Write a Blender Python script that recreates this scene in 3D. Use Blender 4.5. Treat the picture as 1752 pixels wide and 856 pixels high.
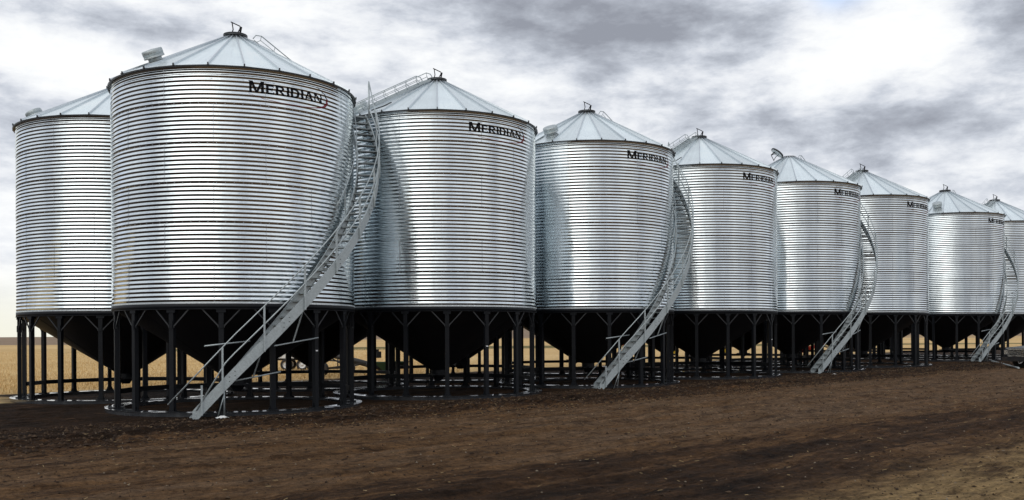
import bpy, math, random
import numpy as np
from mathutils import Vector, Matrix

random.seed(7)
rng = np.random.default_rng(7)
for o in list(bpy.data.objects):
    bpy.data.objects.remove(o)
SC = bpy.context.scene
COL = SC.collection
R_ = math.radians

# ------------------------------------------------------------------ camera
cam_d = bpy.data.cameras.new("camera")
cam = bpy.data.objects.new("camera", cam_d)
COL.objects.link(cam)
EYE = 2.198
cam.location = (0, 0, EYE)
cam.rotation_euler = (R_(90), R_(0.324), 0)
cam_d.sensor_width = 36
cam_d.lens = 1667.2 / 1752 * 36
cam_d.shift_y = (576.6 - 428) / 1752
cam_d.clip_start = 0.1
cam_d.clip_end = 12000
SC.camera = cam

# ------------------------------------------------------------------ sky, sun, exposure
SUN_EL, SUN_AZ = 38.0, -150.0      # azimuth measured from +Y towards +X: behind the camera, to the left
w = bpy.data.worlds.new("World")
SC.world = w
w.use_nodes = True
nt = w.node_tree
nt.nodes.clear()


class G:
    """small node-graph helper"""
    def __init__(s, nt):
        s.nt = nt

    def n(s, t, **kw):
        nd = s.nt.nodes.new(t)
        for k, v in kw.items():
            setattr(nd, k, v)
        return nd

    def put(s, sock, v):
        if v is None:
            return
        if isinstance(v, (int, float)):
            sock.default_value = v
        elif isinstance(v, (tuple, list)):
            sock.default_value = tuple(v)
        else:
            s.nt.links.new(v, sock)

    def m(s, op, a, b=None, c=None, clamp=False):
        nd = s.n('ShaderNodeMath', operation=op)
        nd.use_clamp = clamp
        s.put(nd.inputs[0], a)
        s.put(nd.inputs[1], b)
        s.put(nd.inputs[2], c)
        return nd.outputs[0]

    def mix(s, f, a, b, mode='MIX'):
        nd = s.n('ShaderNodeMix', data_type='RGBA', blend_type=mode)
        s.put(nd.inputs[0], f)
        for i, v in ((6, a), (7, b)):
            if isinstance(v, (tuple, list)) and len(v) == 3:
                v = (*v, 1)
            s.put(nd.inputs[i], v)
        return nd.outputs[2]

    def ss(s, v, a, b, lo=0.0, hi=1.0):
        nd = s.n('ShaderNodeMapRange', interpolation_type='SMOOTHSTEP')
        s.put(nd.inputs[0], v)
        nd.inputs[1].default_value = a
        nd.inputs[2].default_value = b
        nd.inputs[3].default_value = lo
        nd.inputs[4].default_value = hi
        return nd.outputs[0]

    def noise(s, vec, scale, detail=4, rough=0.55, dist=0.0, out=0):
        nd = s.n('ShaderNodeTexNoise')
        s.put(nd.inputs['Vector'], vec)
        nd.inputs['Scale'].default_value = scale
        nd.inputs['Detail'].default_value = detail
        nd.inputs['Roughness'].default_value = rough
        nd.inputs['Distortion'].default_value = dist
        return nd.outputs[out]

    def comb(s, x, y, z):
        nd = s.n('ShaderNodeCombineXYZ')
        s.put(nd.inputs[0], x)
        s.put(nd.inputs[1], y)
        s.put(nd.inputs[2], z)
        return nd.outputs[0]

    def sep(s, v):
        nd = s.n('ShaderNodeSeparateXYZ')
        s.put(nd.inputs[0], v)
        return nd.outputs

    def ramp(s, v, stops):
        nd = s.n('ShaderNodeValToRGB')
        s.put(nd.inputs[0], v)
        el = nd.color_ramp.elements
        el[0].position, el[0].color = stops[0][0], (*stops[0][1], 1)
        el[1].position, el[1].color = stops[-1][0], (*stops[-1][1], 1)
        for p, c in stops[1:-1]:
            e = el.new(p)
            e.color = (*c, 1)
        return nd.outputs[0]


g = G(nt)
tc = g.n('ShaderNodeTexCoord')
D = tc.outputs['Generated']
dx, dy, dz = g.sep(D)
az = g.m('ARCTAN2', dx, dy)
sky = g.n('ShaderNodeTexSky', sky_type='NISHITA')
sky.sun_disc = False
sky.sun_elevation = R_(SUN_EL)
sky.sun_rotation = R_(SUN_AZ)
sky.dust_density = 2.0
# cloud sheet: a noise over the directions of the sky, flattened towards the horizon
cv = g.comb(dx, dy, g.m('MULTIPLY', dz, 2.5))
n1 = g.noise(cv, 3.1, 7, 0.56, 0.35)
n2 = g.noise(cv, 7.5, 8, 0.62, 0.1)
n3 = g.noise(cv, 19.0, 7, 0.6, 0.2)
base = g.m('ADD', -.078, g.m('ADD', g.m('MULTIPLY', n1, 0.34), g.m('ADD', g.m('MULTIPLY', n2, 0.46), g.m('MULTIPLY', n3, 0.30))))


def blob(px, py, rx, ry, amp):
    """a cloud bank standing at one bearing and height of the real sky"""
    a0 = math.atan((px - 876) / 1667)
    e0 = (577 - py) / 1667 / math.hypot(1, (px - 876) / 1667)
    u = g.m('DIVIDE', g.m('SUBTRACT', az, a0), rx / 1667)
    v = g.m('DIVIDE', g.m('SUBTRACT', dz, e0), ry / 1667)
    q = g.m('ADD', g.m('MULTIPLY', u, u), g.m('MULTIPLY', v, v))
    return g.m('MULTIPLY', g.m('EXPONENT', g.m('MULTIPLY', q, -1.0)), amp)


blobs = [(1100, 85, 150, 45, -.13), (960, 45, 210, 45, -.12), (1740, 55, 75, 80, -.18), (215, 62, 110, 24, -.10),
         (690, 15, 130, 30, -.07), (1500, 222, 190, 34, -.09), (1260, 205, 150, 30, -.05), (1690, 240, 80, 30, -.05),
         (15, 165, 70, 35, -.06), (1255, 122, 40, 14, -.08),
         (1520, 95, 130, 75, .13), (560, 95, 170, 60, .09), (110, 110, 160, 60, .12), (920, 165, 120, 40, .07),
         (1270, 15, 90, 22, .10), (1330, 150, 120, 45, .09), (60, 500, 200, 90, .12), (330, 20, 150, 40, .08)]
# broad dark and light cloud banks, added unseen behind the camera to streak reflections
back = g.noise(g.comb(dx, dy, g.m('MULTIPLY', dz, .7)), 3.4, 2, .5, 0.0)
acc = g.m('ADD', base, g.m('MULTIPLY', g.m('MULTIPLY', g.m('SUBTRACT', back, .5), .75), g.ss(dy, .35, -.1)))
for b in blobs:
    acc = g.m('ADD', acc, blob(*b))
shade = g.ramp(acc, [(0.29, (2.8, 3.0, 3.5)), (0.37, (4.0, 4.3, 4.9)), (0.435, (5.6, 5.95, 6.6)),
                     (0.495, (7.4, 7.65, 8.1)), (0.56, (8.7, 8.85, 9.0)), (0.70, (10.2, 10.2, 10.2))])
# warmer, paler air low in the sky
low = g.m('MULTIPLY', g.ss(dz, 0.0, 0.085, 1, 0), g.ss(az, -0.2, -0.5, 0.25, 1))
cloud = g.mix(low, shade, (8.3, 8.2, 7.1))
hole = g.m('ADD', blob(1442, 18, 42, 24, 1.5), g.m('ADD', blob(1327, 18, 30, 12, .5), blob(-1400, -500, 300, 120, .8)))
hole = g.m('MULTIPLY', hole, g.ss(n2, 0.35, 0.6, 0.5, 1.0), clamp=True)
skyc = g.mix(hole, cloud, g.mix(.35, g.mix(1.0, sky.outputs[0], (1.7, 1.8, 2.0), 'MULTIPLY'), (9, 9.3, 9.8)))
# the light behind the camera, where the sun stands behind thin cloud
sv = (math.sin(R_(SUN_AZ)) * math.cos(R_(SUN_EL)), math.cos(R_(SUN_AZ)) * math.cos(R_(SUN_EL)), math.sin(R_(SUN_EL)))
dt = g.n('ShaderNodeVectorMath', operation='DOT_PRODUCT')
g.put(dt.inputs[0], D)
dt.inputs[1].default_value = sv
glow = g.ss(dt.outputs['Value'], 0.75, 1.0, 0, 1)
skyc = g.mix(glow, skyc, (12.0, 12.0, 11.8))
bg = g.n('ShaderNodeBackground')
g.put(bg.inputs[0], skyc)
bg.inputs[1].default_value = 0.1
out = g.n('ShaderNodeOutputWorld')
nt.links.new(bg.outputs[0], out.inputs[0])

sun_d = bpy.data.lights.new("sun", 'SUN')
sun_d.energy = 0.5
sun_d.angle = R_(45)
sun_d.color = (1, .96, .9)
sun = bpy.data.objects.new("sun", sun_d)
COL.objects.link(sun)
sun.rotation_euler = Vector(sv).to_track_quat('Z', 'Y').to_euler()

SC.view_settings.view_transform = 'Standard'
SC.view_settings.look = 'None'
SC.view_settings.gamma = 1
SC.view_settings.exposure = 0.15


# ------------------------------------------------------------------ mesh helpers
class MB:
    def __init__(s):
        s.v, s.f, s.mi, s.sm = [], [], [], []

    def add(s, vs, fs, mi=0, smooth=False):
        o = len(s.v)
        s.v.extend([tuple(p) for p in vs])
        s.f.extend([tuple(i + o for i in f) for f in fs])
        s.mi.extend([mi] * len(fs))
        s.sm.extend([smooth] * len(fs))
        return s

    def box(s, c, d, rz=0.0, mi=0, bev=0.0):
        hx, hy, hz = d[0] / 2, d[1] / 2, d[2] / 2
        cs, sn = math.cos(rz), math.sin(rz)
        vs = []
        for z in (-hz, hz):
            for x, y in ((-hx, -hy), (hx, -hy), (hx, hy), (-hx, hy)):
                vs.append((c[0] + x * cs - y * sn, c[1] + x * sn + y * cs, c[2] + z))
        return s.add(vs, [(3, 2, 1, 0), (4, 5, 6, 7), (0, 1, 5, 4), (1, 2, 6, 5), (2, 3, 7, 6), (3, 0, 4, 7)], mi)

    def bar(s, p, q, wd, ht, up=(0, 0, 1), mi=0):
        """rectangular bar from p to q: wd across, ht along up"""
        p, q, up = Vector(p), Vector(q), Vector(up)
        t = (q - p).normalized()
        a = t.cross(up)
        if a.length < 1e-4:
            a = t.cross(Vector((1, 0, 0)))
        a.normalize()
        b = a.cross(t).normalized()
        vs = []
        for e in (p, q):
            for i, j in ((-1, -1), (1, -1), (1, 1), (-1, 1)):
                vs.append(e + a * (wd / 2 * i) + b * (ht / 2 * j))
        return s.add(vs, [(0, 1, 2, 3), (7, 6, 5, 4), (4, 5, 1, 0), (5, 6, 2, 1), (6, 7, 3, 2), (7, 4, 0, 3)], mi)

    def tube(s, pts, r, n=8, mi=0, caps=True):
        pts = [Vector(p) for p in pts]
        m = len(pts)
        vs = []
        a = None
        for i, p in enumerate(pts):
            t = (pts[min(i + 1, m - 1)] - pts[max(i - 1, 0)]).normalized()
            if a is None:
                a = t.cross(Vector((0, 0, 1)))
                if a.length < 1e-3:
                    a = t.cross(Vector((1, 0, 0)))
            a = (a - t * a.dot(t)).normalized()
            b = t.cross(a)
            for k in range(n):
                an = 2 * math.pi * k / n
                vs.append(p + a * (r * math.cos(an)) + b * (r * math.sin(an)))
        fs = []
        for i in range(m - 1):
            for k in range(n):
                k2 = (k + 1) % n
                fs.append((i * n + k, i * n + k2, (i + 1) * n + k2, (i + 1) * n + k))
        s.add(vs, fs, mi, True)
        if caps:
            o = len(s.v) - len(vs)
            s.f.append(tuple(o + k for k in range(n))[::-1])
            s.f.append(tuple(o + (m - 1) * n + k for k in range(n)))
            s.mi += [mi, mi]
            s.sm += [False, False]
        return s

    def lathe(s, prof, n=64, a0=0.0, a1=360.0, mi=0, smooth=True, M=None, off=0.0):
        """prof: (r, z) from the bottom up on the outer side"""
        full = abs(a1 - a0 - 360) < 1e-6
        cols = n if full else n + 1
        vs = []
        for j in range(cols):
            th = R_(a0 + (a1 - a0) * j / n + off)
            sx, cx_ = math.sin(th), -math.cos(th)
            for r, z in prof:
                p = Vector((r * sx, r * cx_, z))
                vs.append(M @ p if M is not None else p)
        m = len(prof)
        fs = []
        for j in range(n):
            j2 = (j + 1) % cols
            for i in range(m - 1):
                fs.append((j * m + i, j2 * m + i, j2 * m + i + 1, j * m + i + 1))
        return s.add(vs, fs, mi, smooth)

    def sweep(s, fn, ts, sec, mi=0, smooth=False):
        """fn(t, du, dv) -> point; sec: closed list of (du, dv)"""
        k = len(sec)
        vs = [fn(t, u, v) for t in ts for u, v in sec]
        fs = []
        for i in range(len(ts) - 1):
            for j in range(k):
                j2 = (j + 1) % k
                fs.append((i * k + j, i * k + j2, (i + 1) * k + j2, (i + 1) * k + j))
        fs.append(tuple(range(k))[::-1])
        fs.append(tuple((len(ts) - 1) * k + j for j in range(k)))
        return s.add(vs, fs, mi, smooth)

    def mesh(s, name, mats):
        me = bpy.data.meshes.new(name)
        me.from_pydata(s.v, [], s.f)
        for m in (mats if isinstance(mats, (list, tuple)) else [mats]):
            me.materials.append(m)
        me.polygons.foreach_set('material_index', s.mi)
        me.polygons.foreach_set('use_smooth', s.sm)
        me.update()
        return me

    def build(s, name, mats, parent=None, loc=None):
        o = bpy.data.objects.new(name, s.mesh(name, mats))
        COL.objects.link(o)
        if parent is not None:
            o.parent = parent
        if loc is not None:
            o.location = loc
        return o


def inst(name, me, parent=None, loc=(0, 0, 0), rz=0.0):
    o = bpy.data.objects.new(name, me)
    COL.objects.link(o)
    o.parent = parent
    o.location = loc
    o.rotation_euler = (0, 0, rz)
    return o


def empty(name, loc, label, cat, group=None, rz=0.0):
    o = bpy.data.objects.new(name, None)
    COL.objects.link(o)
    o.location = loc
    o.rotation_euler = (0, 0, rz)
    o.empty_display_size = 0.5
    o['label'] = label
    o['category'] = cat
    if group:
        o['group'] = group
    return o


def tag(o, label, cat, group=None):
    o['label'] = label
    o['category'] = cat
    if group:
        o['group'] = group
    return o


def pol(r, deg, z=0.0):
    """bin coordinates: 0 deg faces -Y (towards the yard), positive turns to +X"""
    t = R_(deg)
    return Vector((r * math.sin(t), -r * math.cos(t), z))


# ------------------------------------------------------------------ materials
def mat(name):
    m = bpy.data.materials.new(name)
    m.use_nodes = True
    gg = G(m.node_tree)
    b = m.node_tree.nodes['Principled BSDF']
    return m, gg, b


def bump(g, h, strength, dist=0.01, normal=None):
    nd = g.n('ShaderNodeBump')
    nd.inputs['Strength'].default_value = strength
    nd.inputs['Distance'].default_value = dist
    g.put(nd.inputs['Height'], h)
    if normal is not None:
        g.put(nd.inputs['Normal'], normal)
    return nd.outputs[0]


def steel_mat(name, base, rough, metal=1.0, panels=False, sectors=False, wav=0.0, streak=True, contrast=0.12, rv=1.0):
    m, g, b = mat(name)
    tc = g.n('ShaderNodeTexCoord')
    P = tc.outputs['Object']
    oi = g.n('ShaderNodeObjectInfo')
    rnd = oi.outputs['Random']
    shift = g.comb(g.m('MULTIPLY', rnd, 37.0), g.m('MULTIPLY', rnd, 19.0), 0.0)
    vm = g.n('ShaderNodeVectorMath', operation='ADD')
    g.put(vm.inputs[0], P)
    g.put(vm.inputs[1], shift)
    Q = vm.outputs[0]
    vo = g.n('ShaderNodeTexVoronoi')           # zinc spangle
    g.put(vo.inputs['Vector'], Q)
    vo.inputs['Scale'].default_value = 38
    sp = g.sep(vo.outputs['Color'])[0]
    big = g.noise(Q, 0.9, 4, 0.6)
    val = g.m('ADD', g.m('MULTIPLY', g.m('SUBTRACT', sp, 0.5), contrast), g.m('MULTIPLY', g.m('SUBTRACT', big, 0.5), 0.25))
    if panels:
        x, y, z = g.sep(P)
        ang = g.m('DIVIDE', g.m('ADD', g.m('ARCTAN2', x, g.m('MULTIPLY', y, -1)), math.pi), math.pi / 4)
        ring = g.m('FLOOR', g.m('DIVIDE', g.m('SUBTRACT', z, ZB), RING))
        sec = g.m('FLOOR', g.m('ADD', ang, g.m('MULTIPLY', g.m('MODULO', ring, 2.0), 0.5)))
        wn = g.n('ShaderNodeTexWhiteNoise', noise_dimensions='3D')
        g.put(wn.inputs['Vector'], g.comb(ring, sec, g.m('MULTIPLY', rnd, 100)))
        val = g.m('ADD', val, g.m('MULTIPLY', g.m('SUBTRACT', wn.outputs[0], 0.5), 0.14))
        # water marks: soft vertical streaks
        st = g.noise(g.comb(g.m('MULTIPLY', ang, 9.0), g.m('MULTIPLY', z, 0.35), rnd), 1.0, 5, 0.65)
        val = g.m('ADD', val, g.m('MULTIPLY', g.m('SUBTRACT', st, 0.5), 0.22))
    if sectors:
        x, y, z = g.sep(P)
        deg = g.m('MULTIPLY', g.m('ARCTAN2', x, g.m('MULTIPLY', y, -1)), 180 / math.pi)
        sec = g.m('FLOOR', g.m('DIVIDE', g.m('SUBTRACT', deg, 4.4), 15.0))
        wn = g.n('ShaderNodeTexWhiteNoise', noise_dimensions='3D')
        g.put(wn.inputs['Vector'], g.comb(sec, 3.0, g.m('MULTIPLY', rnd, 100)))
        val = g.m('ADD', val, g.m('MULTIPLY', g.m('SUBTRACT', wn.outputs[0], 0.5), 0.22))
        st = g.noise(g.comb(g.m('MULTIPLY', deg, .35), g.m('MULTIPLY', z, 0.6), rnd), 1.0, 5, 0.65)
        val = g.m('ADD', val, g.m('MULTIPLY', g.m('SUBTRACT', st, 0.5), 0.30))
    mul = g.m('ADD', 1.0, val)
    mc = g.n('ShaderNodeVectorMath', operation='SCALE')
    mc.inputs[0].default_value = base
    g.put(mc.inputs['Scale'], mul)
    g.put(b.inputs['Base Color'], mc.outputs[0])
    b.inputs['Metallic'].default_value = metal
    g.put(b.inputs['Roughness'], g.m('ADD', rough, g.m('ADD', g.m('MULTIPLY', sp, 0.07 * rv), g.m('MULTIPLY', big, 0.08 * rv))))
    if wav > 0:
        h = g.noise(Q, 1.6, 3, 0.5)
        h2 = g.noise(Q, 7.0, 2, 0.5)
        g.put(b.inputs['Normal'], bump(g, g.m('ADD', h, g.m('MULTIPLY', h2, 0.03)), 1.0, wav))
    return m


def paint_mat(name, base, rough=0.4, dust=0.25, spec=0.5, dustcol=(.10, .075, .055), metal=0.0):
    m, g, b = mat(name)
    tc = g.n('ShaderNodeTexCoord')
    P = tc.outputs['Object']
    n = g.noise(P, 2.2, 6, 0.65)
    n2 = g.noise(P, 23.0, 3, 0.6)
    d = g.m('MULTIPLY', g.ss(g.m('ADD', g.m('MULTIPLY', n, .7), g.m('MULTIPLY', n2, .3)), 0.45, 0.7), dust)
    g.put(b.inputs['Base Color'], g.mix(d, base, dustcol))
    g.put(b.inputs['Roughness'], g.m('ADD', rough, g.m('MULTIPLY', d, 0.5)))
    b.inputs['Specular IOR Level'].default_value = spec
    b.inputs['Metallic'].default_value = metal
    return m


RB = 3.66                 # bin radius
ZB = 3.183                # bottom of the corrugated wall
ZE = 9.81                 # eave
RING = (ZE - ZB) / 6

M_wall = steel_mat('corrugated_steel', (.73, .79, .82), .085, panels=True, wav=.014, contrast=.07, rv=.6)
M_roof = steel_mat('roof_steel', (.82, .89, .91), .33, metal=.85, wav=.006, contrast=.06, sectors=True)
M_roof2 = steel_mat('lid_steel', (.7, .74, .76), .4, metal=.7)
M_seam = steel_mat('lap_steel', (.60, .64, .67), .25, wav=0)
M_galv = steel_mat('stair_steel', (.42, .465, .48), .42, metal=.65, contrast=.25)
M_tread = steel_mat('tread_steel', (.27, .30, .31), .5, metal=.6, contrast=.2)
M_eave = paint_mat('dark_eave_trim', (.035, .038, .042), .45, .1, metal=.3, dustcol=(.08, .08, .08))  # dark colour for the eave roll, rib end clips and vent underside
M_black = paint_mat('black_frame_paint', (.0045, .0058, .0085), .5, .06, spec=.2)
M_hop = paint_mat('black_hopper_paint', (.009, .010, .013), .5, .10, spec=.3)
M_ring = paint_mat('glossy_base_paint', (.03, .033, .038), .07, .12, spec=1.0, dustcol=(.3, .3, .3))
M_ltr = paint_mat('black_lettering', (.006, .006, .008), .6, .0, spec=.15)
M_red = paint_mat('dark_red_lettering', (.20, .012, .025), .4, .0)
M_lid = paint_mat('dark_lid_paint', (.05, .055, .06), .35, .2, metal=.5)
M_white = paint_mat('white_paint', (.75, .76, .76), .4, .2)
M_tag = paint_mat('white_sticker', (.8, .8, .8), .4, .0)
M_redp = paint_mat('red_machine_paint', (.42, .025, .018), .35, .35)
M_grn = paint_mat('green_machine_paint', (.008, .075, .035), .4, .2)
M_yel = paint_mat('yellow_machine_paint', (.75, .55, .03), .4, .15)
M_dark = paint_mat('dark_machine_paint', (.022, .022, .024), .45, .4)
M_rub = paint_mat('rubber', (.02, .02, .02), .75, .5)
M_car = paint_mat('dark_car_paint', (.018, .02, .024), .15, .2)
M_chr = steel_mat('bright_trim', (.8, .8, .82), .12, contrast=.0)
mg, gg_, bg_ = mat('car_glass')
bg_.inputs['Base Color'].default_value = (.02, .025, .03, 1)
bg_.inputs['Roughness'].default_value = .05
M_glass = mg


# ------------------------------------------------------------------ ground
FR = [(-8.70, 30.84), (-2.76, 36.52), (3.28, 42.07), (9.25, 47.87), (15.22, 53.32), (21.15, 58.74), (30.08, 67.57), (36.19, 72.96)]
CR = (-5.84, 5.83)
BK = [(p[0] + CR[0], p[1] + CR[1]) for p in FR]
BINS = FR + BK
# u runs along the rows of bins, v across them (v = 0 on the front row, negative towards the camera)
P1 = np.array((-8.70, 30.84))
U = np.array((5.9697, 5.5803)); U = U / np.linalg.norm(U)
N = np.array((-U[1], U[0]))


def vnoise(x, y, seed, scale, octaves=4, rough=.5):
    """value noise on arrays"""
    r = np.random.default_rng(seed)
    T = r.random((256, 256))
    tot = 0
    amp = 1.0
    norm = 0
    x = x * scale
    y = y * scale
    for o in range(octaves):
        xi = np.floor(x).astype(int)
        yi = np.floor(y).astype(int)
        fx = x - xi
        fy = y - yi
        fx = fx * fx * (3 - 2 * fx)
        fy = fy * fy * (3 - 2 * fy)
        a = T[xi % 256, yi % 256]
        b = T[(xi + 1) % 256, yi % 256]
        c = T[xi % 256, (yi + 1) % 256]
        d = T[(xi + 1) % 256, (yi + 1) % 256]
        tot = tot + amp * ((a * (1 - fx) + b * fx) * (1 - fy) + (c * (1 - fx) + d * fx) * fy)
        norm += amp
        amp *= rough
        x = x * 2.03 + 17.3
        y = y * 2.03 + 9.1
    return tot / norm - 0.5


def sstep(a, b, x):
    t = np.clip((x - a) / (b - a), 0, 1)
    return t * t * (3 - 2 * t)


def plane(x, y):
    k = 1 - sstep(90, 260, np.hypot(x, y))
    return (0.0069 * x + 0.0034 * y) * k + 0.25 * (1 - k)


def ground_z(x, y):
    x = np.asarray(x, float)
    y = np.asarray(y, float)
    z = plane(x, y)
    u = (x - P1[0]) * U[0] + (y - P1[1]) * U[1]
    v = (x - P1[0]) * N[0] + (y - P1[1]) * N[1]
    near = 1 - sstep(70, 130, np.hypot(x, y))
    db = np.full(x.shape, 1e9)
    for bx, by in BINS:
        db = np.minimum(db, np.hypot(x - bx, y - by))
    yard = sstep(3.9, 5.2, db) * near
    # ruts and graded ridges along the rows, clods across them
    ruts = vnoise(v + 0.25 * vnoise(u, v, 3, .12), u * 0.06, 11, 1.5, 4, .6)
    clod = vnoise(x, y, 12, 2.6, 4, .6)
    berm = np.exp(-((v + 6.6 + 0.9 * vnoise(u, v, 9, .2)) / 1.1) ** 2)
    z = z + yard * (0.12 * ruts + 0.08 * clod + .05 * vnoise(x, y, 77, 5.5, 3, .6)) + near * berm * (.10 + .24 * clod + .08 * vnoise(x, y, 31, 1.0, 3))
    for vc, dp in ((-11.3, .05), (-13.2, .05), (-16.2, .035), (-18.4, .05), (-20.1, .045)):
        wv = v - vc - 0.5 * vnoise(u, u * 0, 41, .07, 2)
        z = z - yard * dp * np.exp(-(wv / .22) ** 2) + yard * dp * .6 * np.exp(-((np.abs(wv) - .42) / .15) ** 2)
    z = z + (1 - yard) * near * 0.012 * clod
    # distant rises
    far = sstep(430, 950, y)
    z = z + far * (3.9 + 3.0 * vnoise(x, y, 5, .0021, 3)) + sstep(260, 520, y) * sstep(-160, -20, x) * (6 + 6 * vnoise(x, y, 6, .006, 3))
    return z


def axis(dense_a, dense_b, step, lo, hi, grow=1.09):
    c = list(np.arange(dense_a, dense_b, step))
    s = step
    p = c[-1]
    while p < hi:
        s *= grow
        p += s
        c.append(p)
    s = step
    p = c[0]
    pre = []
    while p > lo:
        s *= grow
        p -= s
        pre.append(p)
    return np.array(pre[::-1] + c)


ax_ = axis(-14, 26, .085, -5000, 5000, 1.06)
ay_ = axis(10.5, 34, .075, -3000, 7000, 1.035)
X, Y = np.meshgrid(ax_, ay_)
Z = ground_z(X, Y)
nx, ny = len(ax_), len(ay_)
me = bpy.data.meshes.new('ground')
co = np.stack([X.ravel(), Y.ravel(), Z.ravel()], 1).astype(np.float32)
ii = (np.arange(ny - 1)[:, None] * nx + np.arange(nx - 1)[None, :]).ravel()
quads = np.stack([ii, ii + 1, ii + nx + 1, ii + nx], 1).astype(np.int32)
me.vertices.add(len(co))
me.vertices.foreach_set('co', co.ravel())
me.loops.add(quads.size)
me.loops.foreach_set('vertex_index', quads.ravel())
me.polygons.add(len(quads))
me.polygons.foreach_set('loop_start', np.arange(0, quads.size, 4, dtype=np.int32))
me.polygons.foreach_set('use_smooth', np.ones(len(quads), bool))
me.update(calc_edges=True)

M_ground, g, b = mat('soil_and_stubble')
geo = g.n('ShaderNodeNewGeometry')
P = geo.outputs['Position']
x, y, z = g.sep(P)
xr = g.m('SUBTRACT', x, float(P1[0]))
yr = g.m('SUBTRACT', y, float(P1[1]))
u = g.m('ADD', g.m('MULTIPLY', xr, float(U[0])), g.m('MULTIPLY', yr, float(U[1])))
v = g.m('ADD', g.m('MULTIPLY', xr, float(N[0])), g.m('MULTIPLY', yr, float(N[1])))
# wandering v so nothing runs ruler straight
vw = g.m('ADD', v, g.m('MULTIPLY', g.m('SUBTRACT', g.noise(g.comb(g.m('MULTIPLY', u, .05), g.m('MULTIPLY', v, .15), 0.0), 1.0, 3, .5), .5), 3.0))
streak = g.noise(g.comb(g.m('MULTIPLY', u, .16), g.m('MULTIPLY', vw, 1.5), 3.0), 1.0, 8, .68, .25)
streak2 = g.noise(g.comb(g.m('MULTIPLY', u, .5), g.m('MULTIPLY', vw, 5.0), 7.0), 1.0, 6, .7, .3)
blot = g.noise(P, .55, 6, .62, .4)
fine = g.noise(P, 9.0, 7, .7)
grit = g.noise(P, 60.0, 4, .7)
dark = (.019, .0105, .0058)
mid = (.055, .0295, .0150)
tan_ = (.112, .063, .030)
beige = (.26, .18, .088)
streak3 = g.noise(g.comb(g.m('MULTIPLY', u, .22), g.m('MULTIPLY', vw, 11.0), 11.0), 1.0, 4, .7, .2)
t = g.m('ADD', g.m('MULTIPLY', streak, .48), g.m('ADD', g.m('MULTIPLY', streak3, .18), g.m('ADD', g.m('MULTIPLY', streak2, .28), g.m('MULTIPLY', blot, .16))))
# lighter driven lane, darker berm and wet band
lane = g.m('MULTIPLY', g.ss(vw, -17.8, -16.0, 0, 1), g.ss(vw, -9.5, -7.5, 1, 0))
bermm = g.ss(vw, -8.6, -6.8, 0, 1)
wet = g.m('MULTIPLY', g.ss(vw, -21.3, -19.7, 0, 1), g.ss(vw, -18.6, -16.8, 1, 0))
sand = g.ss(vw, -20.6, -22.6, 0, 1)
t2 = g.m('ADD', t, g.m('ADD', g.m('MULTIPLY', lane, .07), g.m('ADD', g.m('MULTIPLY', bermm, -.10), g.m('MULTIPLY', wet, -.065))))
# the left end of the yard is torn up and darker
t2 = g.m('ADD', t2, g.ss(u, 8, -8, 0, -.045))
soil = g.ramp(t2, [(.40, dark), (.485, mid), (.555, tan_), (.66, (.13, .083, .05))])
sandn = g.m('MULTIPLY', sand, g.ss(t, .42, .60))
soil = g.mix(sandn, soil, beige)
soil = g.mix(g.ss(grit, .66, .74, 0, .5), soil, (.22, .17, .12))
soil = g.mix(1.0, soil, g.ramp(g.m('ADD', g.m('MULTIPLY', fine, .55), g.m('MULTIPLY', g.noise(P, 24.0, 5, .75), .45)), [(.36, (.38, .36, .35)), (.5, (1, 1, 1)), (.66, (1.6, 1.55, 1.48))]), 'MULTIPLY')
mot = g.noise(g.comb(g.m('MULTIPLY', u, 1.3), g.m('MULTIPLY', vw, 3.0), 2.0), 1.0, 8, .72, .5)
soil = g.mix(1.0, soil, g.ramp(mot, [(.36, (.40, .37, .35)), (.47, (.80, .79, .78)), (.56, (1.05, 1.04, 1.02)), (.70, (1.35, 1.31, 1.26))]), 'MULTIPLY')
clump = g.noise(P, 3.4, 8, .75, .3)
soil = g.mix(g.m('MULTIPLY', g.ss(clump, .42, .36), g.ss(vw, -17.5, -7.0, .35, .9)), soil, (.012, .008, .006))
wob = g.m('MULTIPLY', g.m('SUBTRACT', g.noise(g.comb(g.m('MULTIPLY', u, .07), 0.0, 3.0), 1.0, 2, .5), .5), 2.2)
tread = 0.0
for vc in (-10.4, -12.2, -14.9, -16.8, -19.4, -21.3):
    dv_ = g.m('ABSOLUTE', g.m('SUBTRACT', g.m('ADD', v, wob), vc))
    band_ = g.ss(dv_, .26, .17)
    bars = g.ss(g.m('SINE', g.m('ADD', g.m('MULTIPLY', u, 26.0), g.m('MULTIPLY', dv_, 16.0))), -.1, .5)
    tread = g.m('MAXIMUM', tread, g.m('MULTIPLY', band_, g.m('ADD', .35, g.m('MULTIPLY', bars, .65))))
tread = g.m('MULTIPLY', tread, g.ss(g.noise(P, .35, 4, .6), .44, .56))
soil = g.mix(g.m('MULTIPLY', tread, .38), soil, (.02, .0125, .009))
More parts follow.
